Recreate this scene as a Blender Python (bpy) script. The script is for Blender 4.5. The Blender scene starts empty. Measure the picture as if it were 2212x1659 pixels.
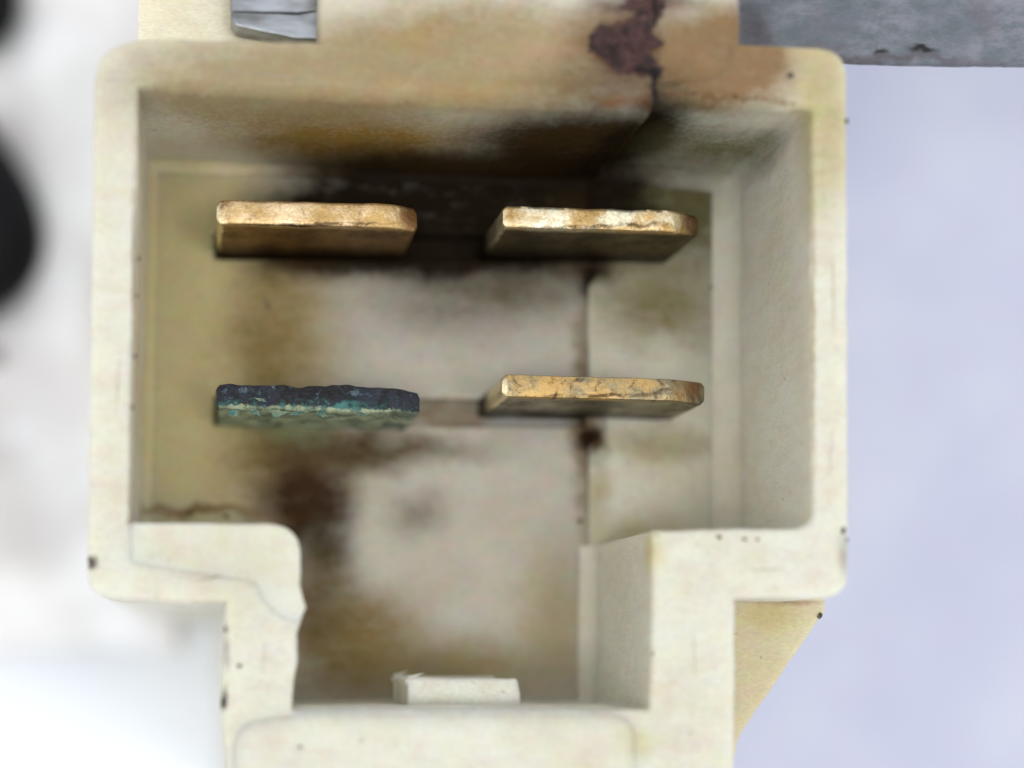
import bpy, bmesh, math, random
from mathutils import Vector, noise, Matrix
random.seed(7)
S = bpy.context.scene
C = S.collection
K = 0.00145                      # centimetres per unit of the drawing grid (1 Blender unit = 1 cm)
Q = 0.6; KZ = K * Q             # depth steps are shorter than the steps across
S.unit_settings.system = 'METRIC'; S.unit_settings.scale_length = 0.01
# drawing grid: u to the right, v downwards, z up from the rim of the socket (rim = 0)
CU, CV, D = 470.0, 1390.0, 4460.0        # foot point and height of the camera above the rim
OU, OV, BASE = 1010.0, 690.0, -3000.0    # world origin: under the middle of the housing
def W(u, v, z): return Vector(((u - OU) * K, (OV - v) * K, (z - BASE) * KZ))
def F(z): return (D - z) / D
def P(u, v, z):                          # a point seen on the rim plane at (u, v), taken down to depth z
    f = F(z)
    return W(CU + (u - CU) * f, CV + (v - CV) * f, z)

# ---------------- camera, world, lamps, exposure
cam = bpy.data.objects.new('camera', bpy.data.cameras.new('camera')); C.objects.link(cam); S.camera = cam
cam.location = W(CU, CV, D)
cd = cam.data
cd.sensor_width = 36; cd.lens = 36 * D * Q / 2212
cd.shift_x = (1106 - CU) / 2212; cd.shift_y = (CV - 829.5) / 2212
cd.clip_start = 0.1; cd.clip_end = 200
cd.dof.use_dof = True
cd.dof.focus_distance = (D + 290) * KZ
cd.dof.aperture_fstop = cd.lens * 1e-3 / (230 * K)
cd.dof.aperture_blades = 0
w = bpy.data.worlds.new('World'); S.world = w; w.use_nodes = True
bg = w.node_tree.nodes['Background']; bg.inputs[0].default_value = (0.93, 0.96, 1.0, 1); bg.inputs[1].default_value = 1.0
def lamp(name, loc, aim, size, power, col):
    l = bpy.data.lights.new(name, 'AREA'); l.shape = 'DISK'; l.size = size; l.energy = power; l.color = col
    o = bpy.data.objects.new(name, l); C.objects.link(o); o.location = loc
    o.rotation_euler = (Vector(aim) - Vector(loc)).to_track_quat('-Z', 'Y').to_euler()
    return o
lamp('window_lamp', (-20, -16, 56.0), (0, 0, 3), 17, 7600, (1.0, 0.985, 0.95))
lamp('right_fill_lamp', (19, -12, 56.0), (0, 0, 3), 15, 5400, (1.0, 0.97, 0.92))  # added fill from the right, brightens the left wall of the socket
S.view_settings.view_transform = 'Standard'; S.view_settings.look = 'None'
S.view_settings.exposure = 0.0; S.view_settings.gamma = 1.0

# ---------------- materials
def lin(r, g, b):
    f = lambda c: ((c / 255 + 0.055) / 1.055) ** 2.4 if c > 10 else c / 255 / 12.92
    return (f(r), f(g), f(b), 1)
class M:
    def __init__(s, name):
        s.m = bpy.data.materials.new(name); s.m.use_nodes = True
        s.t = s.m.node_tree; s.n = s.t.nodes; s.l = s.t.links
        s.b = s.n['Principled BSDF']
        s.tc = s.n.new('ShaderNodeTexCoord').outputs['Object']
    def noise(s, scale, detail=4, rough=0.55, vec=None, stretch=None, dist=0.0, out='Fac'):
        n = s.n.new('ShaderNodeTexNoise'); n.inputs['Scale'].default_value = scale
        n.inputs['Detail'].default_value = detail; n.inputs['Roughness'].default_value = rough
        n.inputs['Distortion'].default_value = dist
        v = vec or s.tc
        if stretch:
            mp = s.n.new('ShaderNodeMapping'); s.l.new(v, mp.inputs[0]); mp.inputs['Scale'].default_value = stretch; v = mp.outputs[0]
        s.l.new(v, n.inputs['Vector']); return n.outputs[out]
    def ramp(s, fac, a, b, lo=0.0, hi=1.0, smooth=True):
        n = s.n.new('ShaderNodeMapRange'); n.interpolation_type = 'SMOOTHSTEP' if smooth else 'LINEAR'
        s.l.new(fac, n.inputs['Value'])
        for k, v in zip((1, 2, 3, 4), (a, b, lo, hi)): n.inputs[k].default_value = v
        return n.outputs[0]
    def math(s, op, a, b):
        n = s.n.new('ShaderNodeMath'); n.operation = op
        for i, x in enumerate((a, b)):
            if isinstance(x, (int, float)): n.inputs[i].default_value = x
            else: s.l.new(x, n.inputs[i])
        return n.outputs[0]
    def mix(s, fac, a, b, mode='MIX'):
        n = s.n.new('ShaderNodeMix'); n.data_type = 'RGBA'; n.blend_type = mode
        for i, x in ((0, fac), (6, a), (7, b)):
            if isinstance(x, (int, float)): n.inputs[i].default_value = x
            elif isinstance(x, tuple): n.inputs[i].default_value = x
            else: s.l.new(x, n.inputs[i])
        return n.outputs[2]
    def bump(s, h, dist, strength=1.0):
        n = s.n.new('ShaderNodeBump'); n.inputs['Strength'].default_value = strength; n.inputs['Distance'].default_value = dist
        s.l.new(h, n.inputs['Height']); s.l.new(n.outputs[0], s.b.inputs['Normal']); return n
    def color(s, c):
        if isinstance(c, tuple): s.b.inputs['Base Color'].default_value = c
        else: s.l.new(c, s.b.inputs['Base Color'])
    def warp(s, scale, amount):
        c = s.noise(scale, 3, 0.6, out='Color')
        a = s.n.new('ShaderNodeVectorMath'); a.operation = 'MULTIPLY_ADD'
        s.l.new(c, a.inputs[0]); a.inputs[1].default_value = (amount,) * 3; s.l.new(s.tc, a.inputs[2])
        b = s.n.new('ShaderNodeVectorMath'); b.operation = 'SUBTRACT'
        s.l.new(a.outputs[0], b.inputs[0]); b.inputs[1].default_value = (amount / 2,) * 3
        return b.outputs[0]
    def blob(s, vec, u, v, z, ru, rv, rz, ang=0, inner=0.2):
        mp = s.n.new('ShaderNodeMapping'); mp.vector_type = 'TEXTURE'; s.l.new(vec, mp.inputs[0])
        f = F(z)
        mp.inputs['Location'].default_value = P(u, v, z)
        mp.inputs['Rotation'].default_value = (0, 0, math.radians(ang))
        mp.inputs['Scale'].default_value = (ru * K * f, rv * K * f, rz * KZ)
        ln = s.n.new('ShaderNodeVectorMath'); ln.operation = 'LENGTH'; s.l.new(mp.outputs[0], ln.inputs[0])
        return s.ramp(ln.outputs['Value'], inner, 1.0, 1.0, 0.0)

def plastic(name, base, stains, warp=0.09, speck=0.5, sss=0.5, bumpd=0.004, rough=0.55):
    m = M(name)
    a = m.noise(2.2, 5, 0.6); b = m.noise(9, 5, 0.65, stretch=(1, 2.2, 1)); g = m.noise(60, 3, 0.6, stretch=(1, 2.5, 1))
    lo = tuple(x * y for x, y in zip(base[:3], (0.92, 0.89, 0.82))) + (1,)
    col = m.mix(m.ramp(a, 0.38, 0.66), base, lo)
    col = m.mix(m.ramp(b, 0.42, 0.72, 0, 0.35), col, lin(206, 186, 170))
    vec = m.warp(4.5, warp * 1.4); vec2 = m.warp(8, warp * 0.8); vec3 = m.warp(18, 0.018)
    for i, (spot, c, k) in enumerate(stains):
        f = m.blob(vec3 if min(spot[3], spot[4]) < 13 else (vec if i % 3 else vec2), *spot)
        mot = m.ramp(m.math('ADD', m.math('MULTIPLY', b, 0.6), m.math('MULTIPLY', g, 0.4)), 0.3, 0.68, 0.88, 1.2)
        col = m.mix(m.math('MINIMUM', m.math('MULTIPLY', m.math('MULTIPLY', f, k), mot), 1.0), col, c)
    # tiny flecks and grain of the old nylon
    ch = m.noise(13, 4, 0.6, stretch=(1, 1.6, 1), out='Color')
    col = m.mix(0.16, col, ch, 'OVERLAY')
    sp = m.noise(38, 2, 0.5)
    col = m.mix(m.ramp(sp, 0.70, 0.80, 0, speck), col, lin(88, 74, 52))
    col = m.mix(m.ramp(g, 0.3, 0.7, 0.0, 0.4), col, (0.72, 0.7, 0.68, 1), 'MULTIPLY')
    m.color(col)
    bw = m.n.new('ShaderNodeRGBToBW'); m.l.new(col, bw.inputs[0])
    m.l.new(m.ramp(bw.outputs[0], 0.02, 0.3, 0.04, 0.34), m.b.inputs['Specular IOR Level'])   # soot is matt
    m.b.inputs['Roughness'].default_value = rough
    m.l.new(m.ramp(b, 0.3, 0.7, rough - 0.1, rough + 0.12), m.b.inputs['Roughness'])
    m.b.inputs['Specular IOR Level'].default_value = 0.32
    m.b.inputs['Subsurface Weight'].default_value = sss
    m.b.inputs['Subsurface Radius'].default_value = (0.14, 0.11, 0.07)
    m.b.inputs['Subsurface Scale'].default_value = 1.0
    h = m.math('ADD', m.math('MULTIPLY', m.noise(7, 4, 0.6), 1.0), m.math('MULTIPLY', m.noise(45, 4, 0.6), 0.25))
    m.bump(h, bumpd * 4, 0.5)
    return m.m

BLK, SOOT = lin(30, 22, 12), lin(54, 40, 21)
BRN, OCH, OLV = lin(92, 62, 30), lin(168, 128, 62), lin(122, 110, 58)
YEL, TAN, RED, ORG = lin(196, 180, 116), lin(182, 158, 128), lin(92, 44, 34), lin(150, 98, 52)
GRY = lin(140, 138, 130)
ZF = -690
rim_stains = [
    ((288, 650, -8, 5, 500, 16, 0, 0.2), lin(150, 132, 118), 0.8), ((1757, 700, -8, 4, 460, 14, 0, 0.2), lin(176, 160, 128), 0.8),
    ((560, 168, 0, 240, 5, 30, -3, 0.0), lin(150, 124, 100), 0.6), ((1560, 212, -4, 150, 6, 30, 2, 0.0), lin(120, 78, 36), 0.9),
    # stains that reach over the rim and down the inner walls
    ((560, 200, -60, 470, 190, 420, 0, 0.3), lin(162, 146, 112), 0.95),
    ((1020, 120, 0, 640, 190, 500, 0, 0.3), lin(160, 142, 104), 0.95),
    ((760, 310, -420, 460, 150, 400, 0, 0.2), lin(142, 112, 54), 0.95),
    ((900, 70, 0, 110, 50, 90, 12, 0.0), lin(168, 134, 78), 0.5),
    ((1050, 205, -20, 560, 45, 120, 1, 0.2), lin(160, 134, 88), 0.5),
    ((1180, 110, 0, 200, 100, 200, 0, 0.1), lin(176, 150, 116), 0.5),
    ((1350, 95, 0, 190, 170, 300, 0, 0.1), lin(120, 88, 62), 0.9),
    ((1400, 10, 0, 190, 40, 100, 0, 0.1), lin(84, 60, 56), 0.9),
    ((1560, 130, 0, 270, 180, 220, 0, 0.35), lin(140, 114, 80), 1.0),
    ((1790, 210, 40, 110, 420, 200, 0, 0.2), lin(186, 174, 132), 0.9),
    ((1230, 330, -500, 350, 130, 800, 0, 0.25), BLK, 1.0),
    ((960, 360, -690, 480, 90, 420, 0, 0.2), SOOT, 1.0),
    ((1260, 290, -300, 330, 100, 330, 0, 0.2), SOOT, 1.0),
    ((1410, 225, -10, 90, 34, 60, 0, 0.1), lin(90, 64, 42), 0.9),
    ((940, 365, -680, 440, 60, 300, 2, 0.2), SOOT, 1.0),
    ((1370, 290, -330, 120, 110, 420, 0, 0.4), BLK, 1.0),
    ((1350, 105, 0, 105, 75, 80, 0, 0.3), lin(80, 46, 34), 0.95),
    ((1330, 212, 0, 110, 22, 60, 3, 0.0), lin(120, 80, 46), 0.65),
    ((1560, 300, -420, 240, 110, 420, 0, 0.1), lin(112, 106, 76), 0.9),
    ((1650, 318, -300, 70, 60, 260, 0, 0.0), lin(110, 106, 80), 0.55), ((1745, 300, -200, 40, 60, 240, 0, 0.0), lin(120, 116, 88), 0.5),
    ((1380, 1190, -20, 75, 85, 120, 0, 0.1), YEL, 0.7),
    ((315, 760, -300, 40, 560, 420, 0, 0.2), lin(210, 184, 130), 0.5),
    ((205, 1215, 0, 12, 22, 50, 0, 0.1), lin(70, 72, 74), 0.8),
    ((1818, 1200, 0, 26, 80, 60, 0, 0.1), lin(120, 112, 108), 0.55),
    ((484, 1510, 0, 14, 40, 60, 0, 0.1), lin(70, 66, 62), 0.75),
    ((490, 1410, 0, 12, 60, 60, 0, 0.1), lin(130, 126, 120), 0.6),
    ((1370, 1600, 20, 60, 60, 100, 0, 0.1), lin(200, 190, 130), 0.5),
]
floor_stains_shade = [
    ((430, 740, ZF, 340, 600, 400, 0, 0.4), lin(196, 183, 134), 1.0),
    ((590, 740, ZF, 220, 340, 400, 0, 0.1), lin(130, 110, 64), 0.9),
    ((620, 1000, ZF, 260, 180, 400, 0, 0.1), lin(120, 96, 48), 0.8),
    ((660, 1080, ZF, 150, 160, 400, 20, 0.25), lin(62, 42, 26), 0.97),
    ((700, 1190, ZF, 110, 110, 400, 0, 0.1), lin(66, 56, 34), 0.85),
    ((900, 1110, ZF, 110, 90, 400, 0, 0.0), lin(96, 88, 70), 0.6),
    ((760, 1390, ZF, 240, 190, 400, -10, 0.25), lin(122, 102, 58), 0.9),
    ((680, 1290, ZF, 120, 150, 400, 0, 0.2), lin(100, 84, 48), 0.7),
    ((800, 970, ZF, 380, 70, 400, 2, 0.1), lin(80, 64, 36), 0.85),
    ((1000, 1440, ZF, 360, 110, 400, 0, 0.0), lin(150, 132, 84), 0.8),
    ((980, 690, ZF, 330, 120, 400, 0, 0.0), lin(138, 128, 120), 0.6),
    ((640, 945, ZF, 130, 30, 300, 0, 0.0), lin(112, 124, 92), 0.6),
    ((1080, 620, ZF, 440, 120, 400, 2, 0.0), lin(84, 76, 56), 0.8),
    ((1200, 1330, ZF, 120, 260, 400, 0, 0.0), lin(160, 142, 94), 0.55),
    ((1268, 900, ZF, 42, 420, 400, 0, 0.1), lin(104, 82, 44), 0.8),
    ((1010, 462, ZF, 660, 180, 400, 2, 0.5), BLK, 1.0),
    ((970, 893, -745, 160, 36, 300, 0, 0.3), lin(128, 112, 86), 0.85),
    ((700, 560, ZF, 230, 75, 400, 6, 0.2), SOOT, 0.98),
    ((960, 560, ZF, 360, 45, 400, 2, 0.3), BLK, 0.98),
    ((1280, 500, ZF, 190, 150, 400, 0, 0.2), SOOT, 0.95),
    ((1275, 600, ZF, 40, 70, 400, 0, 0.2), BLK, 0.95),
    ((1275, 950, ZF, 40, 46, 400, 0, 0.2), lin(40, 24, 8), 0.98),  # contact shade beside the lower slot, put into the colour
    ((430, 1110, ZF, 260, 24, 400, 0, 0.1), lin(120, 88, 40), 0.8),
    ((1310, 1150, ZF, 90, 60, 400, 0, 0.0), lin(170, 150, 100), 0.6),
]
panel_stains_shade = [
    ((1430, 430, ZF, 360, 290, 400, 0, 0.2), lin(104, 98, 64), 0.95),
    ((1270, 450, ZF, 230, 190, 400, 0, 0.3), BLK, 1.0),
    ((1420, 660, ZF, 260, 170, 400, -15, 0.0), lin(124, 116, 80), 0.95),
    ((1290, 590, ZF, 60, 60, 400, 0, 0.1), SOOT, 0.9),
    ((1420, 960, ZF, 220, 60, 400, -4, 0.0), lin(146, 132, 90), 0.7),
    ((1275, 960, ZF, 36, 60, 400, 0, 0.1), lin(60, 40, 16), 0.9),  # the same contact shade painted onto the panel corner
    ((1290, 1060, ZF, 40, 130, 400, 0, 0.0), lin(150, 130, 80), 0.6),
    ((1480, 395, ZF, 130, 8, 400, 1, 0.0), lin(80, 66, 40), 0.8),
    ((1350, 1150, ZF, 180, 60, 400, 0, 0.0), lin(176, 160, 110), 0.6),
]
CREAM = lin(221, 220, 205)
m_shell = plastic('aged_cream_nylon', CREAM, rim_stains, 0.08)
m_floor = plastic('scorched_shaded_floor', lin(184, 179, 166), floor_stains_shade, 0.13, speck=0.3, rough=0.55)  # base darker than the shell: shade inside the socket put into the colour
m_panel = plastic('nylon_floor_panel', lin(206, 203, 186), panel_stains_shade, 0.14, speck=0.3, rough=0.5)
m_cove = plastic('nylon_inner_round', lin(206, 202, 184), [floor_stains_shade[0]] + [x for x in rim_stains if x[0][2] <= -200 and x[0][0] > 400] + [((1010, 440, ZF, 640, 150, 400, 2, 0.5), BLK, 1.0), ((430, 1110, ZF, 260, 24, 400, 0, 0.1), lin(120, 88, 40), 0.8)], 0.1, speck=0.3, sss=0.0, rough=0.5)
m_pale = plastic('pale_yellow_nylon', lin(238, 233, 208), [], 0.05, speck=0.1)
m_flange = plastic('yellowed_nylon', lin(208, 200, 168), [((1640, 1330, -450, 120, 70, 300, 0, 0.1), lin(186, 168, 96), 0.8),
        ((1690, 1305, -450, 90, 14, 300, 0, 0.1), lin(140, 100, 46), 0.7)], 0.05)
m_char = plastic('scorched_brown_nylon', lin(136, 110, 68), [((1500, 100, 0, 210, 210, 300, 0, 0.3), lin(132, 98, 60), 0.95),
        ((1500, 10, 0, 130, 40, 200, 0, 0.0), lin(100, 62, 40), 0.8),
        ((1425, 120, 0, 30, 200, 200, 0, 0.0), lin(110, 66, 50), 0.7), ((1440, 215, 0, 120, 18, 200, 0, 0.0), lin(112, 66, 28), 0.8),
        ((1580, 190, 0, 90, 90, 200, 0, 0.1), lin(168, 140, 84), 0.7)], 0.05)

def brass(name, dirt, face, bright, uc, vlow):
    m = M(name)
    a = m.noise(8, 5, 0.65, stretch=(1, 1.5, 1)); f = m.noise(40, 5, 0.7, stretch=(1.4, 0.75, 1))
    sep = m.n.new('ShaderNodeSeparateXYZ'); m.l.new(m.tc, sep.inputs[0])
    tipz = (-288 - BASE) * KZ
    worn = m.ramp(sep.outputs['Z'], tipz - 0.05, tipz, 0, 1)         # plating rubbed bright at the tip
    tip = m.mix(m.ramp(a, 0.35, 0.62), lin(*bright), lin(204, 170, 112))
    tip = m.mix(m.ramp(f, 0.52, 0.78, 0, 0.6), tip, lin(132, 92, 48))
    tip = m.mix(m.ramp(m.noise(11, 5, 0.7), 0.52, 0.66, 0, 0.7), tip, lin(150, 108, 58))
    side = m.mix(m.ramp(a, 0.3, 0.7), lin(*face), lin(*[c * 0.6 for c in face]))
    col = m.mix(worn, side, tip)
    d = m.noise(13, 6, 0.7, dist=0.6)
    df = m.ramp(d, 0.68 - dirt, 0.78 - dirt, 0, 0.85)
    col = m.mix(df, col, lin(62, 40, 20))
    vw = m.warp(20, 0.035)
    band = m.math('MULTIPLY', m.blob(vw, uc, vlow, -292, 235, 7, 26, 1.5, 0.25), m.ramp(m.noise(16, 5, 0.7), 0.36, 0.56))
    col = m.mix(m.math('MULTIPLY', band, 0.85), col, lin(60, 40, 22))
    endd = m.blob(vw, uc + 205, vlow - 20, -300, 42, 40, 60, 0, 0.3)
    col = m.mix(m.math('MULTIPLY', endd, 0.8), col, lin(112, 70, 36))
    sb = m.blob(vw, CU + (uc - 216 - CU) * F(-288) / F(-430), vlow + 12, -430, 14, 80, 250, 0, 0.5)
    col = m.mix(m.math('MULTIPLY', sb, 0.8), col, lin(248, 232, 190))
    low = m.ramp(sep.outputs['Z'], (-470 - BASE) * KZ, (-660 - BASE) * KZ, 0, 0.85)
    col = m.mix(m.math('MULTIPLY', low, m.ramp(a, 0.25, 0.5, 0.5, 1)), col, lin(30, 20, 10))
    m.color(col)
    m.l.new(m.math('SUBTRACT', 0.95, m.math('MULTIPLY', df, 0.6)), m.b.inputs['Metallic'])
    m.l.new(m.ramp(a, 0.3, 0.7, 0.3, 0.5), m.b.inputs['Roughness'])
    m.bump(m.math('ADD', f, m.math('MULTIPLY', d, 0.6)), 0.012, 0.4)
    return m.m
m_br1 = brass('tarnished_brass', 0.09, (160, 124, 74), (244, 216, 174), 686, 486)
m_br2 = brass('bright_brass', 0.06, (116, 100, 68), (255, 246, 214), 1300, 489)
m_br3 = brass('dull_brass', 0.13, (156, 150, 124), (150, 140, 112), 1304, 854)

m = M('verdigris_corrosion')
a = m.noise(9, 6, 0.7, dist=0.8); b = m.noise(26, 5, 0.7)
sep = m.n.new('ShaderNodeSeparateXYZ'); m.l.new(m.tc, sep.inputs[0])
col = m.mix(m.ramp(a, 0.42, 0.56), lin(18, 17, 22), lin(38, 43, 54))
hv = m.math('ADD', sep.outputs['Y'], m.math('MULTIPLY', a, 0.07))
y0 = P(0, 868, -300).y
edge = m.math('ADD', m.math('MULTIPLY', sep.outputs['X'], 0.027), sep.outputs['Y'])
tz = m.ramp(hv, y0 + 0.045, y0 + 0.02)
tx = m.ramp(sep.outputs['X'], P(860, 0, -300).x, P(690, 0, -300).x)
col = m.mix(m.math('MULTIPLY', m.math('MULTIPLY', tz, m.math('MULTIPLY', m.ramp(b, 0.44, 0.56), m.ramp(m.noise(5.5, 3, 0.6), 0.36, 0.5))), m.math('ADD', tx, 0.12)), col, lin(70, 128, 120))
col = m.mix(m.ramp(b, 0.56, 0.68, 0, 0.75), col, lin(104, 122, 132))
e0 = P(468, 880, -288).y + 0.027 * P(468, 880, -288).x
col = m.mix(m.ramp(m.math('ADD', edge, m.math('MULTIPLY', m.math('SUBTRACT', b, 0.5), 0.06)), e0 + 0.012, e0 + 0.004, 0, 0.92), col, m.mix(m.ramp(a, 0.4, 0.6), lin(176, 186, 152), lin(96, 108, 88)))
m.color(col); m.b.inputs['Roughness'].default_value = 0.75; m.b.inputs['Metallic'].default_value = 0.0
m.l.new(m.ramp(b, 0.35, 0.6, 0.35, 0.85), m.b.inputs['Roughness'])
m.bump(m.math('ADD', a, b), 0.03, 0.8); m_verd = m.m

def crust_mat(name, c1, c2, rough=0.85):
    m = M(name); b = m.noise(30, 5, 0.7)
    m.color(m.mix(m.ramp(b, 0.4, 0.6), lin(*c1), lin(*c2))); m.b.inputs['Roughness'].default_value = rough
    m.bump(b, 0.02, 0.8); return m.m
m_green = crust_mat('pale_green_crust', (70, 118, 112), (132, 144, 120))
m_blist = crust_mat('charred_maroon_nylon', (40, 20, 16), (80, 50, 46), 0.7)
m_dirt = crust_mat('dark_dirt', (60, 52, 42), (108, 98, 82))
m_soot = crust_mat('black_soot', (10, 8, 8), (30, 22, 18), 0.9)

m = M('mottled_grey_steel')
a = m.noise(3.2, 6, 0.65, stretch=(1, 1.7, 1)); b = m.noise(14, 6, 0.7, stretch=(1, 1.9, 1))
col = m.mix(m.ramp(a, 0.35, 0.65), lin(112, 118, 126), lin(148, 148, 158))
col = m.mix(m.ramp(b, 0.40, 0.66, 0, 0.75), col, lin(96, 108, 112))
col = m.mix(m.ramp(m.noise(6, 4, 0.6), 0.55, 0.7, 0, 0.4), col, lin(120, 108, 116))
vec = m.warp(7, 0.12)
for sp, c, k in [((1625, 60, -350, 70, 120, 300, 0, 0.0), lin(66, 60, 66), 0.8), ((1905, 120, -350, 26, 10, 300, 0, 0.2), lin(34, 34, 40), 1.0),
                 ((1992, 117, -350, 42, 14, 300, -3, 0.3), lin(26, 24, 28), 1.0), ((1900, 132, -350, 420, 16, 300, -1, 0.0), lin(92, 84, 90), 0.8),
                 ((1780, 110, -350, 80, 30, 300, 0, 0.0), lin(110, 92, 100), 0.5)]:
    col = m.mix(m.math('MULTIPLY', m.blob(vec, *sp), k), col, c)
m.color(col); m.b.inputs['Metallic'].default_value = 0.25; m.b.inputs['Roughness'].default_value = 0.5
m.bump(m.math('ADD', b, m.noise(60, 4, 0.7, stretch=(1, 2, 1))), 0.012, 0.8); m_steel = m.m

m = M('dark_plated_steel')
a = m.noise(5, 4, 0.6, stretch=(0.7, 2.5, 1))
m.color(m.mix(m.ramp(a, 0.35, 0.65), lin(186, 190, 196), lin(126, 126, 126))); m.b.inputs['Metallic'].default_value = 0.9
m.b.inputs['Roughness'].default_value = 0.3; m.bump(a, 0.01, 0.3); m_plate = m.m

m = M('shaded_bluish_paper')
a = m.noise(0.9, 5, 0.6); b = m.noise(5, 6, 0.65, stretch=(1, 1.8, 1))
col = m.mix(m.ramp(a, 0.35, 0.65), lin(197, 201, 217), lin(186, 190, 212))  # shade on the right-hand paper put into this darker lavender
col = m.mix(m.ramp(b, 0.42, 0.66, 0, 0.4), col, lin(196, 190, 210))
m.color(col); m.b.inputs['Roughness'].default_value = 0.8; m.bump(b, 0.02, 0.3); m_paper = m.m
m = M('white_cloth')
a = m.noise(1.2, 4, 0.6)
m.color(m.mix(m.ramp(a, 0.35, 0.65), lin(243, 244, 244), lin(226, 222, 222))); m.b.inputs['Roughness'].default_value = 0.95
m.bump(m.noise(25, 3, 0.6), 0.02, 0.4); m_cloth = m.m
m = M('black_rubber')
a = m.noise(2, 4, 0.6); m.color(m.mix(a, lin(5, 5, 7), lin(12, 12, 15))); m.b.inputs['Roughness'].default_value = 0.5
m.b.inputs['Specular IOR Level'].default_value = 0.15; m.bump(m.noise(12, 3, 0.6), 0.01, 0.3); m_rub = m.m
m = M('brown_rubber')
m.color(m.mix(m.noise(3, 4, 0.6), lin(88, 82, 74), lin(124, 118, 108))); m.b.inputs['Roughness'].default_value = 0.6; m_brub = m.m

# ---------------- mesh helpers
def link(name, me, mat, parent=None, smooth=40):
    o = bpy.data.objects.new(name, me); C.objects.link(o)
    if mat: me.materials.clear(); me.materials.append(mat)
    if parent: o.parent = parent
    if smooth:
        me.shade_smooth(); me.set_sharp_from_angle(angle=math.radians(smooth))
    return o
def tag(o, label, cat=None, group=None, kind=None):
    o['label'] = label
    if cat: o['category'] = cat
    if group: o['group'] = group
    if kind: o['kind'] = kind
    return o
def rounded(pts):                       # corners (u, v[, radius]) -> polyline
    out = []; n = len(pts)
    for i, p in enumerate(pts):
        r = p[2] if len(p) > 2 else 0
        c = Vector(p[:2])
        if r <= 0: out.append(c); continue
        a = (Vector(pts[i - 1][:2]) - c); b = (Vector(pts[(i + 1) % n][:2]) - c)
        ta, tb = c + a.normalized() * min(r, a.length * .49), c + b.normalized() * min(r, b.length * .49)
        for k in range(9):
            t = k / 8; out.append(ta * (1 - t) ** 2 + c * 2 * t * (1 - t) + tb * t * t)
    return out
def rough_loop(pts, jit, seed, step=9.0):
    pts = rounded(pts); out = []; n = len(pts)
    for i in range(n):
        a, b = pts[i], pts[(i + 1) % n]; L = (b - a).length; k = max(1, int(L / step))
        for j in range(k): out.append(a.lerp(b, j / k))
    res = []
    for i, p in enumerate(out):
        q = out[(i + 1) % len(out)] - out[i - 1]
        nrm = Vector((-q.y, q.x)).normalized() if q.length > 1e-6 else Vector((0, 0))
        w1 = noise.noise(Vector((p.x / 70, p.y / 70, seed))) * 1.3 + noise.noise(Vector((p.x / 17, p.y / 17, seed + 9))) * 0.9
        res.append(p + nrm * w1 * jit)
    return res
def prism(name, loops, z0, z1, mat, parent, bevel=8, jit=1.0, seed=1.0, bseg=3, uneven=0.0):
    cu = bpy.data.curves.new('tmp', 'CURVE'); cu.dimensions = '2D'; cu.fill_mode = 'BOTH'
    for i, lp in enumerate(loops):
        pts = rough_loop(lp, jit, seed + i * 3.7)
        sp = cu.splines.new('POLY'); sp.points.add(len(pts) - 1); sp.use_cyclic_u = True
        for q, p in zip(sp.points, pts):
            c = P(p.x, p.y, z1); q.co = (c.x, c.y, 0, 1)
    cu.bevel_depth = bevel * K; cu.bevel_resolution = bseg; cu.offset = -bevel * K
    cu.extrude = ((z1 - z0) / 2 * Q - bevel) * K
    t = bpy.data.objects.new('tmp', cu); C.objects.link(t)
    dg = bpy.context.evaluated_depsgraph_get()
    me = bpy.data.meshes.new_from_object(t.evaluated_get(dg))
    bpy.data.objects.remove(t); bpy.data.curves.remove(cu)
    zc = ((z0 + z1) / 2 - BASE) * KZ
    for v in me.vertices: v.co.z += zc
    bm = bmesh.new(); bm.from_mesh(me); bmesh.ops.remove_doubles(bm, verts=bm.verts, dist=1e-5)
    bmesh.ops.recalc_face_normals(bm, faces=bm.faces); bm.to_mesh(me); bm.free()
    me.name = name
    o = link(name, me, mat, parent)
    wn = o.modifiers.new('normals', 'WEIGHTED_NORMAL'); wn.keep_sharp = True; wn.weight = 90
    return o
def lumps(name, items, mat, parent, rough=0.35, seed=0, sub=2):
    bm = bmesh.new()
    for i, (u, v, z, ru, rv, rz, ang) in enumerate(items):
        r = bmesh.ops.create_icosphere(bm, subdivisions=sub, radius=1.0)
        f = F(z); R = Matrix.Rotation(math.radians(ang), 4, 'Z'); c = P(u, v, z)
        for vv in r['verts']:
            d = 1 + rough * noise.noise(vv.co * 1.8 + Vector((i * 3.1, seed, 0))) + rough * .5 * noise.noise(vv.co * 4.5 + Vector((seed, i * 2.3, 0)))
            q = Vector((vv.co.x * ru * f, vv.co.y * rv * f, vv.co.z * rz)) * d * K
            vv.co = c + (R @ q)
    me = bpy.data.meshes.new(name); bm.to_mesh(me); bm.free()
    return link(name, me, mat, parent)

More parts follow.
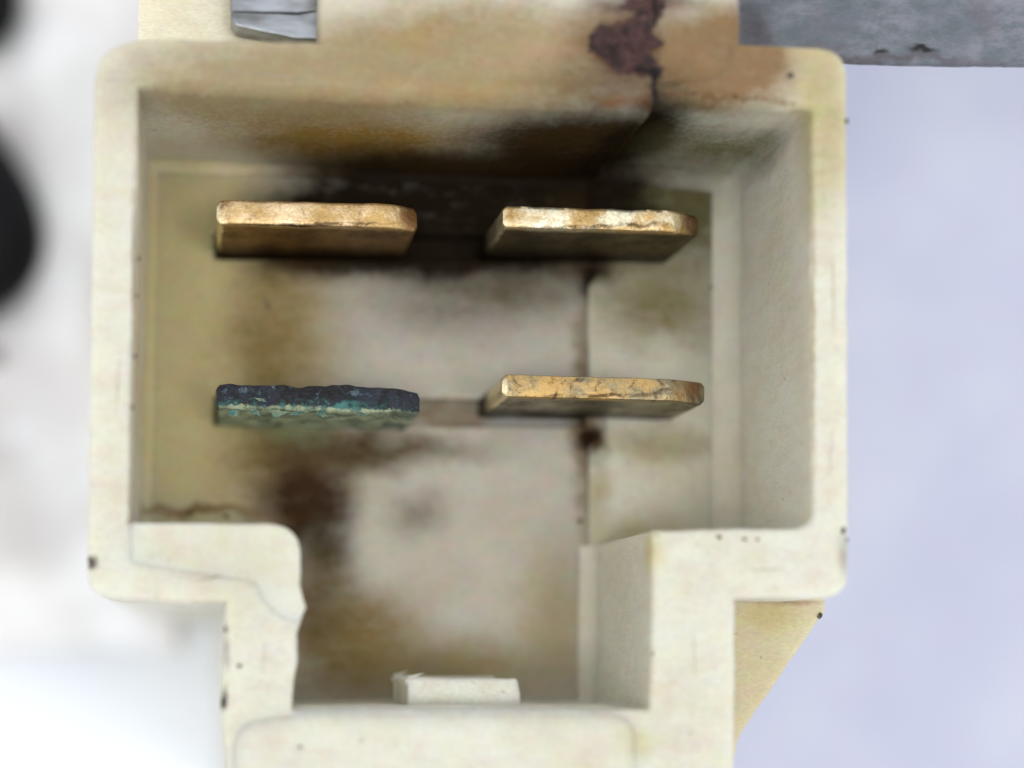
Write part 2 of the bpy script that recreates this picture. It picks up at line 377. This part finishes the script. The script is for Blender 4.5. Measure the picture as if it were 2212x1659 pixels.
# ---------------- the setting
def sheet(name, u0, v0, u1, v1, z, n, amp, mat, thick=0, sc=500.0, seed=0, edge=0.0):
    bm = bmesh.new(); g = []
    for j in range(n + 1):
        row = []
        for i in range(n + 1):
            u = u0 + (u1 - u0) * i / n; v = v0 + (v1 - v0) * j / n
            h = amp * (noise.noise(Vector((u / sc, v / sc, seed))) + 0.5 * noise.noise(Vector((u / sc * 2.3, v / sc * 2.3, seed + 5))))
            if edge and j > n - 4: h -= 0
            row.append(bm.verts.new(W(u, v + edge * noise.noise(Vector((u / 300, seed, j / n))), z + h)))
        g.append(row)
    for j in range(n):
        for i in range(n): bm.faces.new((g[j][i], g[j][i + 1], g[j + 1][i + 1], g[j + 1][i]))
    bmesh.ops.recalc_face_normals(bm, faces=bm.faces)
    if bm.faces[0].normal.z < 0: bmesh.ops.reverse_faces(bm, faces=bm.faces)
    me = bpy.data.meshes.new(name); bm.to_mesh(me); bm.free()
    o = link(name, me, mat, None, smooth=None); me.shade_smooth()
    if thick:
        md = o.modifiers.new('thickness', 'SOLIDIFY'); md.thickness = thick * K; md.offset = -1
    return o
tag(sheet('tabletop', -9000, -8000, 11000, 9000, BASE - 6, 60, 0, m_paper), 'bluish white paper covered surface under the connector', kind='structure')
m = M('painted_lit_paper'); m.color(m.mix(m.noise(1.5, 4, 0.6), lin(246, 249, 253), lin(240, 244, 252))); m.b.inputs['Roughness'].default_value = 0.8; m.bump(m.noise(5, 4, 0.6), 0.02, 0.2)  # brightness of the lit lower left put into this white, on an added sheet
tag(sheet('added_lit_sheet', -5200, -3600, 1300, 4200, BASE - 1, 30, 2, m.m, thick=3, seed=1.1), 'added white sheet painting the lit side of the paper, under the lower left of the connector', 'paper sheet')
# soft white cloth, out of focus on the left
c = sheet('white_cloth', -3600, -3200, 330, 1420, -2620, 120, 420, m_cloth, thick=60, sc=620, seed=3.3, edge=40)
tag(c, 'crumpled white cloth, out of focus to the left of the connector', 'cloth')
def tube(name, pts, rad, mat, label, cat):
    cu = bpy.data.curves.new(name, 'CURVE'); cu.dimensions = '3D'; cu.bevel_depth = rad * K; cu.bevel_resolution = 8; cu.use_fill_caps = True
    sp = cu.splines.new('NURBS'); sp.points.add(len(pts) - 1); sp.use_endpoint_u = True; sp.order_u = 3; sp.resolution_u = 12
    for q, (u, v, z) in zip(sp.points, pts):
        p = P(u, v, z); q.co = (p.x, p.y, p.z, 1)
    t = bpy.data.objects.new('tmp', cu); C.objects.link(t)
    me = bpy.data.meshes.new_from_object(t.evaluated_get(bpy.context.evaluated_depsgraph_get()))
    bpy.data.objects.remove(t); bpy.data.curves.remove(cu)
    o = link(name, me, mat); return tag(o, label, cat)
ZC = -2500
tube('black_cable', [(-900, 150, ZC), (-320, 330, ZC), (-110, 280, ZC), (-45, 360, ZC), (20, 470, ZC), (22, 560, ZC), (-90, 640, ZC), (-330, 700, ZC), (-900, 900, ZC)], 120, m_rub,
     'blurred loop of thick black cable reaching in at the middle of the left edge', 'cable')
tube('black_cable', [(-900, -160, ZC), (-300, -130, ZC), (-60, -90, ZC), (-20, 10, ZC), (-80, 50, ZC), (-400, 90, ZC)], 118, m_rub,
     'blurred thick black cable end in the top left corner', 'cable')
tube('brown_cable', [(-900, 800, ZC), (-300, 780, ZC), (-60, 772, ZC), (0, 770, ZC)], 28, m_brub,
     'small blurred grey brown cable tip at the left edge, below the black loop', 'cable')

# ---------------- grey steel bar behind the top right corner
bar = prism('steel_bar', [[(1380, -420), (2900, -420), (2900, 146), (2212, 138, 4), (1960, 136), (1830, 131), (1380, 122)]], -392, -350, m_steel, None, bevel=9, jit=1.5, seed=8)
tag(bar, 'mottled grey steel bar with black chips along its lower edge, behind the top right corner', 'metal bar')

# ---------------- the connector
H = bpy.data.objects.new('electrical_connector', None); C.objects.link(H)
H.empty_display_size = 0.3
tag(H, 'heat stained cream plastic connector housing with four blade terminals in its socket', 'connector')
outer = [(203, 170), (216, 112, 60), (300, 80, 20), (480, 83), (690, 88), (694, -300), (1597, -300), (1600, 92), (1700, 97), (1832, 104, 60), (1833, 420), (1836, 1180), (1836, 1292, 70),
         (1700, 1293), (1590, 1294), (1590, 1500), (1588, 1900), (486, 1900), (487, 1640), (477, 1540), (483, 1400), (489, 1300), (400, 1302), (186, 1290, 60), (191, 900), (197, 520)]
def soft(u): return max(0, min(1, (u - 310) / 50, (1735 - u) / 50))
inner = [(298, 186, 6), (310, 186.5)] + [(u, v - 23.4) for u, v in ((360, 189), (700, 204), (1100, 222), (1412, 234), (1420, 206), (1560, 214), (1685, 228))] + [(1735, 232), (1757, 236, 12), (1756, 600), (1757, 900), (1760, 1141, 46), (1600, 1141), (1411, 1146, 8), (1409, 1350), (1406, 1534, 12),
         (1000, 1532), (632, 1534, 8), (636, 1460), (645, 1420), (642, 1370), (658, 1312), (645, 1265), (645, 1136, 75), (440, 1134), (277, 1131, 4), (282, 900), (289, 560), (296, 380)]
shell = prism('shell', [outer, inner], BASE, 0, m_shell, H, bevel=13, jit=1.6, seed=2)
for vtx in shell.data.vertices:         # wide soft edge where the upper rim turns down into the socket
    z = (vtx.co.z / KZ + BASE) * Q; u = vtx.co.x / K + OU; v = OV - vtx.co.y / K
    e = soft(u)
    if e > 0 and 150 < v < 262:
        d = min(max(-z, 0), 13); off = 13 * (1 - math.sqrt(max(0, 1 - (1 - d / 13) ** 2)))
        vtx.co.y -= 1.8 * (13 - off) * K * e
        if z > -13.5: vtx.co.z = -d * (1 + 2.2 * e) * K - BASE * KZ
# floor of the socket, with the long slots the blades are pressed into
slots = [(462, 502, 1292, 560), (462, 858, 1268, 918)]
def quad(a): u0, v0, u1, v1 = a; return [(u0, v0), (u1, v0 + 6), (u1, v1 + 4), (u0, v1)]
prism('socket_floor', [[(280, 300), (1325, 300), (1325, 1545), (600, 1545), (600, 1200), (280, 1200)], quad(slots[0]), quad(slots[1])], -900, ZF, m_floor, H, bevel=5, jit=0.8, seed=5)
prism('slot_bed', [[(300, 470), (1330, 470), (1330, 960), (300, 960)]], -960, -745, m_floor, H, bevel=3, jit=0, seed=6)
prism('floor_panel', [[(1273, 330), (1640, 330), (1640, 1180), (1600, 1210), (1273, 1210), (1273, 965, 6), (1310, 922, 4), (1312, 864, 4), (1273, 856, 4), (1273, 760), (1270, 700), (1273, 615, 6), (1310, 570, 4), (1312, 506, 4), (1273, 500)]], -890, ZF + 13, m_panel, H, bevel=4, jit=0.35, seed=7)
# ledge down the inside of the right wall
def cove(a, b, n, R, zf, mat, seg=8):   # moulded round between a wall and the floor; n points into the socket
    bm = bmesh.new(); rows = []
    for k in range(41):
        u = a[0] + (b[0] - a[0]) * k / 40; v = a[1] + (b[1] - a[1]) * k / 40; row = []
        for q in range(seg + 1):
            t = math.pi / 2 * q / seg; off = R * (1 - math.cos(t)) - 3; z = zf + 1 + R / Q * (1 - math.sin(t))
            row.append(bm.verts.new(W(u + n[0] * off, v + n[1] * off, z)))
        rows.append(row)
    for k in range(40):
        for q in range(seg): bm.faces.new((rows[k][q], rows[k + 1][q], rows[k + 1][q + 1], rows[k][q + 1]))
    bmesh.ops.recalc_face_normals(bm, faces=bm.faces)
    if sum((f.normal.z for f in bm.faces)) < 0: bmesh.ops.reverse_faces(bm, faces=bm.faces)
    me = bpy.data.meshes.new('floor_cove'); bm.to_mesh(me); bm.free(); return link('floor_cove', me, mat, H)
cove((1757, 225), (1757, 1143), (-1, 0), 60, ZF + 13, m_cove)
cove((1421, 204), (1757, 236), (0, 1), 40, ZF + 13, m_cove)
cove((297, 187), (1413, 233), (0, 1), 30, ZF, m_cove)
cove((297, 190), (278, 1133), (1, 0), 30, ZF, m_cove)
cove((1410, 1146), (1405, 1535), (-1, 0), 40, ZF, m_cove)
# raised lower lip, its left part thinner where it is worn back
prism('lower_lip', [[(487, 1552, 80), (640, 1528, 60), (1000, 1527), (1392, 1529, 70), (1401, 1900), (488, 1900)]], -260, 30, m_shell, H, bevel=58, jit=0.8, seed=11, bseg=8)
0 and prism('guide_rib', [[(1424, 1180, 80), (1582, 1170, 80), (1586, 1420), (1586, 1900), (1420, 1900), (1422, 1400)]], -140, 8, m_shell, H, bevel=60, jit=0.6, seed=12, bseg=9)
prism('corner_pad', [[(280, 1128, 4), (649, 1132, 76), (649, 1265), (662, 1312), (645, 1350, 20), (610, 1335, 16), (572, 1300, 12), (552, 1256, 20), (420, 1238), (283, 1214, 6)]], -600, 9, m_shell, H, bevel=7, jit=1.2, seed=13)
prism('key_tab', [[(886, 1478), (879, 1466, 3), (892, 1469), (1000, 1472), (1112, 1471, 4), (1117, 1500), (1122, 1575), (888, 1575), (886, 1510)]], -520, -150, m_shell, H, bevel=6, jit=1.2, seed=14)
o = prism('scorched_block', [[(1421, -300), (1594, -300), (1593, 60, 10), (1570, 170, 60), (1424, 180, 6)]], -600, 2, m_shell, H, bevel=4, jit=1.0, seed=15)
o['label'] = 'orange brown scorched block beside the melted blister'
# lower right side flange
prism('side_flange', [[(1560, 1270), (1785, 1280), (1786, 1322, 6), (1768, 1346), (1690, 1460), (1600, 1592, 12), (1590, 1640), (1560, 1640)]], -760, -330, m_flange, H, bevel=14, jit=1.5, seed=16)
# upper left shoulder and the plated tail lying on it
prism('side_shoulder', [[(297, -300), (760, -300), (760, 200), (297, 200)]], -900, -240, m_pale, H, bevel=8, jit=1.0, seed=17)
tail = prism('terminal_tail', [[(494, -260), (720, -260), (720, 86), (692, 85, 4), (640, 83), (508, 56, 8), (499, 40)]], -232, -150, m_plate, H, bevel=5, jit=0.8, seed=18)
tail['label'] = 'dark grey plated metal tail at the top edge'
bm = bmesh.new()
vs = [P(500, -250, -146), P(690, -250, -146), P(690, 22, -146), P(645, 26, -138), P(502, 24, -146), P(500, -250, -100), P(690, -250, -100)]
f = [bm.verts.new(x) for x in vs]
bm.faces.new((f[0], f[4], f[5])); bm.faces.new((f[5], f[4], f[3], f[6])); bm.faces.new((f[6], f[3], f[2], f[1])); bm.faces.new((f[5], f[6], f[1], f[0])); bm.faces.new((f[0], f[1], f[2], f[3], f[4]))
bmesh.ops.recalc_face_normals(bm, faces=bm.faces)
me = bpy.data.meshes.new('fold'); bm.to_mesh(me); bm.free(); link('fold', me, m_plate, tail, smooth=None)

# melted, charred blister
items = []
for k in range(34): items.append((1288 + 122 * random.random(), 66 + 80 * random.random(), -2, random.uniform(14, 34), random.uniform(10, 24), random.uniform(5, 10), random.uniform(-60, 60)))
for k in range(8): items.append((random.uniform(1340, 1412), random.uniform(-40, 60), -5, random.uniform(20, 44), random.uniform(8, 20), random.uniform(4, 7), random.uniform(-30, 30)))
bl = lumps('melted_blister', items, m_blist, H, 0.8, 4, sub=3)
bl['label'] = 'maroon melted and charred blister on the upper rim'
o = lumps('scorch_crack', [(1392, 151, 6, 34, 6, 7, -7), (1412, 154, 6, 12, 8, 7, 0)] + [(1416 + random.uniform(-3, 3), v, 6, 4, 11, 6, random.uniform(-12, 12)) for v in range(160, 232, 12)]
      + [(1415 + random.uniform(-2, 2), v, 5, 3, 13, 5, random.uniform(-8, 8)) for v in range(-20, 60, 16)], m_soot, H, 0.5, 8)
o['kind'] = 'stuff'
dd = []
for k in range(22): dd.append((1440 + k * 13 + random.uniform(-4, 4), 200 + k * 1.0 + random.uniform(-4, 4), 3, random.uniform(3, 8), random.uniform(1.5, 3), 3, 0))
o = lumps('edge_residue', dd, crust_mat('brown_residue', (96, 58, 26), (140, 96, 48)), H, 0.5, 9); o['kind'] = 'stuff'

# ---------------- blade terminals
def blade(u0, u1, v0, v1, tilt, mat, label, left=(0, 0), right=(60, 50), tipb=7, rough=0.0, z1=-288, seed=0, depth=-860):
    n = 64; cx = (u0 + u1) / 2
    f = F(z1)
    def top(u):                         # height of the end edge across the blade, corners cut back
        z = z1
        if left[0] and u < u0 + left[0]: z -= left[1] * (1 - (u - u0) / left[0])
        if right[0] and u > u1 - right[0]: z -= right[1] * (1 - (u1 - u) / right[0]) ** 1.2
        return z
    bm = bmesh.new(); rings = []
    for i in range(n + 1):
        u = u0 + (u1 - u0) * i / n; zt = top(u); dv = tilt * (u - u0) / (u1 - u0)
        endr = 1.0 if 0 < i < n else 0.72
        vc = (v0 + v1) / 2 + dv; hv = (v1 - v0) / 2 * endr
        prof = [(-hv, depth), (-hv, (zt + depth) / 2), (-hv, zt - tipb * 6), (-hv, zt - tipb), (-hv * .93, zt - tipb * .3), (-hv + tipb * 1.1, zt), (-hv * .3, zt + .5), (hv * .3, zt + .5), (hv - tipb * 1.1, zt), (hv * .93, zt - tipb * .3), (hv, zt - tipb),
                (hv, zt - tipb * 6), (hv, (zt + depth) / 2), (hv, depth)]
        ring = []
        base = P(u, vc, z1)
        for (dvv, z) in prof:
            p = base.copy(); p.y -= dvv * f * K; p.z = (z - BASE) * KZ
            if rough:
                q = Vector((p.x * 9, p.y * 9, p.z * 9 + seed))
                s = noise.noise_vector(q) * rough * 1.2 + noise.noise_vector(q * 3.1) * rough * .8
                p += s * K
            else:
                q = Vector((p.x * 14, p.y * 14, p.z * 5 + seed)); p += noise.noise_vector(q) * 1.7 * K + noise.noise_vector(q * 3.3) * 0.7 * K
            ring.append(bm.verts.new(p))
        rings.append(ring)
    m_ = len(rings[0])
    for i in range(n):
        for j in range(m_): bm.faces.new((rings[i][j], rings[i + 1][j], rings[i + 1][(j + 1) % m_], rings[i][(j + 1) % m_]))
    bm.faces.new(rings[0]); bm.faces.new(rings[-1][::-1])
    bmesh.ops.recalc_face_normals(bm, faces=bm.faces)
    me = bpy.data.meshes.new('blade_terminal'); bm.to_mesh(me); bm.free()
    o = link('blade_terminal', me, mat, H, smooth=50); o['label'] = label
    return o
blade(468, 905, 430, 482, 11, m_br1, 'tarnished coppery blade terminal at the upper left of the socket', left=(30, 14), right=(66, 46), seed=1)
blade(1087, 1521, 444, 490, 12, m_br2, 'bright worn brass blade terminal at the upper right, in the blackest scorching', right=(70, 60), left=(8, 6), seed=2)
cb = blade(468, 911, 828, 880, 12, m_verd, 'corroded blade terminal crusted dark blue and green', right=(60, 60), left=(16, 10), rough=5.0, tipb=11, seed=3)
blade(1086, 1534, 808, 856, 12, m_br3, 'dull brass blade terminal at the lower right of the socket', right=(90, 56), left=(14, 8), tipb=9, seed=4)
items = []
for k in range(30):
    t = 0.05 + 0.85 * random.choice([random.gauss(.12, .06), random.gauss(.42, .09), random.gauss(.55, .08), random.random()]) ; u = 480 + 400 * t
    items.append((u, 882 + 8 * t + random.uniform(-26, 12) * (1 - .4 * t), -292 + random.uniform(-26, 2), random.uniform(4, 15), random.uniform(2, 7), random.uniform(3, 7), random.uniform(-30, 30)))
cr = lumps('verdigris_crust', items, m_green, cb, 0.9, 3, sub=3); cr['kind'] = 'stuff'; cr['label'] = 'pale green crust along the front of the blade'

# ---------------- loose specks of dirt
sp = [(1253, 1127, ZF, 7, 6, 4, 30), (1707, 163, 0, 8, 7, 3, 0), (1535, 620, ZF + 13, 5, 4, 3, 0), (1440, 690, ZF + 13, 2, 2, 2, 0), (1553, 1160, 0, 7, 5, 3, -20), (1608, 1165, 0, 6, 4, 3, 0),
      (197, 1216, -3, 6, 18, 8, 5), (517, 1438, 0, 6, 5, 3, 0), (648, 1614, 42, 5, 4, 3, 0), (1410, 1412, -10, 4, 5, 4, 0), (1771, 1330, -330, 8, 6, 6, 30), (484, 1520, -4, 8, 14, 8, 0),
      (1636, 1165, 0, 5, 3, 3, 0), (432, 640, ZF, 2, 3, 2, 0), (880, 222, -4, 5, 3, 3, 0), (1697, 455, -350, 3, 2, 2, 0), (410, 1107, ZF, 6, 4, 3, 0), (490, 1116, ZF, 9, 5, 3, 0),
      (1272, 1190, ZF, 3, 6, 3, 0), (300, 560, -4, 3, 8, 3, 0), (296, 640, -4, 3, 6, 3, 0), (292, 770, -4, 4, 6, 3, 0), (286, 880, -4, 3, 9, 3, 0), (1822, 1145, 0, 5, 8, 4, 0), (1828, 1165, -6, 4, 7, 4, 0),
      (1829, 262, -4, 4, 7, 4, 0), (487, 1360, -4, 3, 8, 5, 0), (1270, 1340, ZF, 3, 5, 2, 0), (780, 1600, 42, 3, 2, 2, 0)]
for k in range(60): sp.append((random.uniform(1300, 1560), random.uniform(600, 1100), ZF + 13, random.uniform(1, 2.4), random.uniform(1, 2), 1, 0))
for k in range(40): sp.append((random.uniform(350, 1250), random.choice([random.uniform(600, 800), random.uniform(960, 1120)]), ZF, random.uniform(1, 2.4), random.uniform(1, 2), 1, 0))
for k in range(22): sp.append((random.uniform(500, 1800), random.choice([random.uniform(105, 190), random.uniform(1160, 1280)]), 0, random.uniform(1, 2.6), random.uniform(1, 2.2), 1, 0))
sp = [s for s in sp if not (900 < s[1] > 1150 and s[2] == 0 and 640 < s[0] < 1410)]
o = lumps('dirt_specks', sp, m_dirt, H, 0.6, 5, sub=1); o['kind'] = 'stuff'
mm = [(240, 300 + 0, -2, 1.2, 60, 1, 2), (255, 820, -1, 1.0, 90, 1, -3), (1800, 640, -1, 1.1, 120, 1, 1), (1795, 980, -1, 0.9, 70, 1, -4), (900, 1600, 28, 60, 1.0, 1, 2), (1150, 1622, 28, 40, 0.9, 1, -6),
      (560, 160, -1, 110, 1.4, 1.2, -7), (470, 1246, 0, 50, 1.6, 1.2, 10), (1500, 1410, -1, 1, 80, 1, 3), (570, 1420, -1, 1.0, 46, 1, -5), (1660, 1230, -1, 60, 1, 1, 4)]
o = lumps('rim_scratches', mm, crust_mat('grey_scratch', (150, 138, 120), (176, 166, 146)), H, 0.3, 12, sub=2); o['kind'] = 'stuff'
lumps('scratch', [(573, 652, ZF, 3, 8, 2, 35), (580, 662, ZF, 3, 7, 2, 45)], m_dirt, H, 0.5, 6, sub=1)
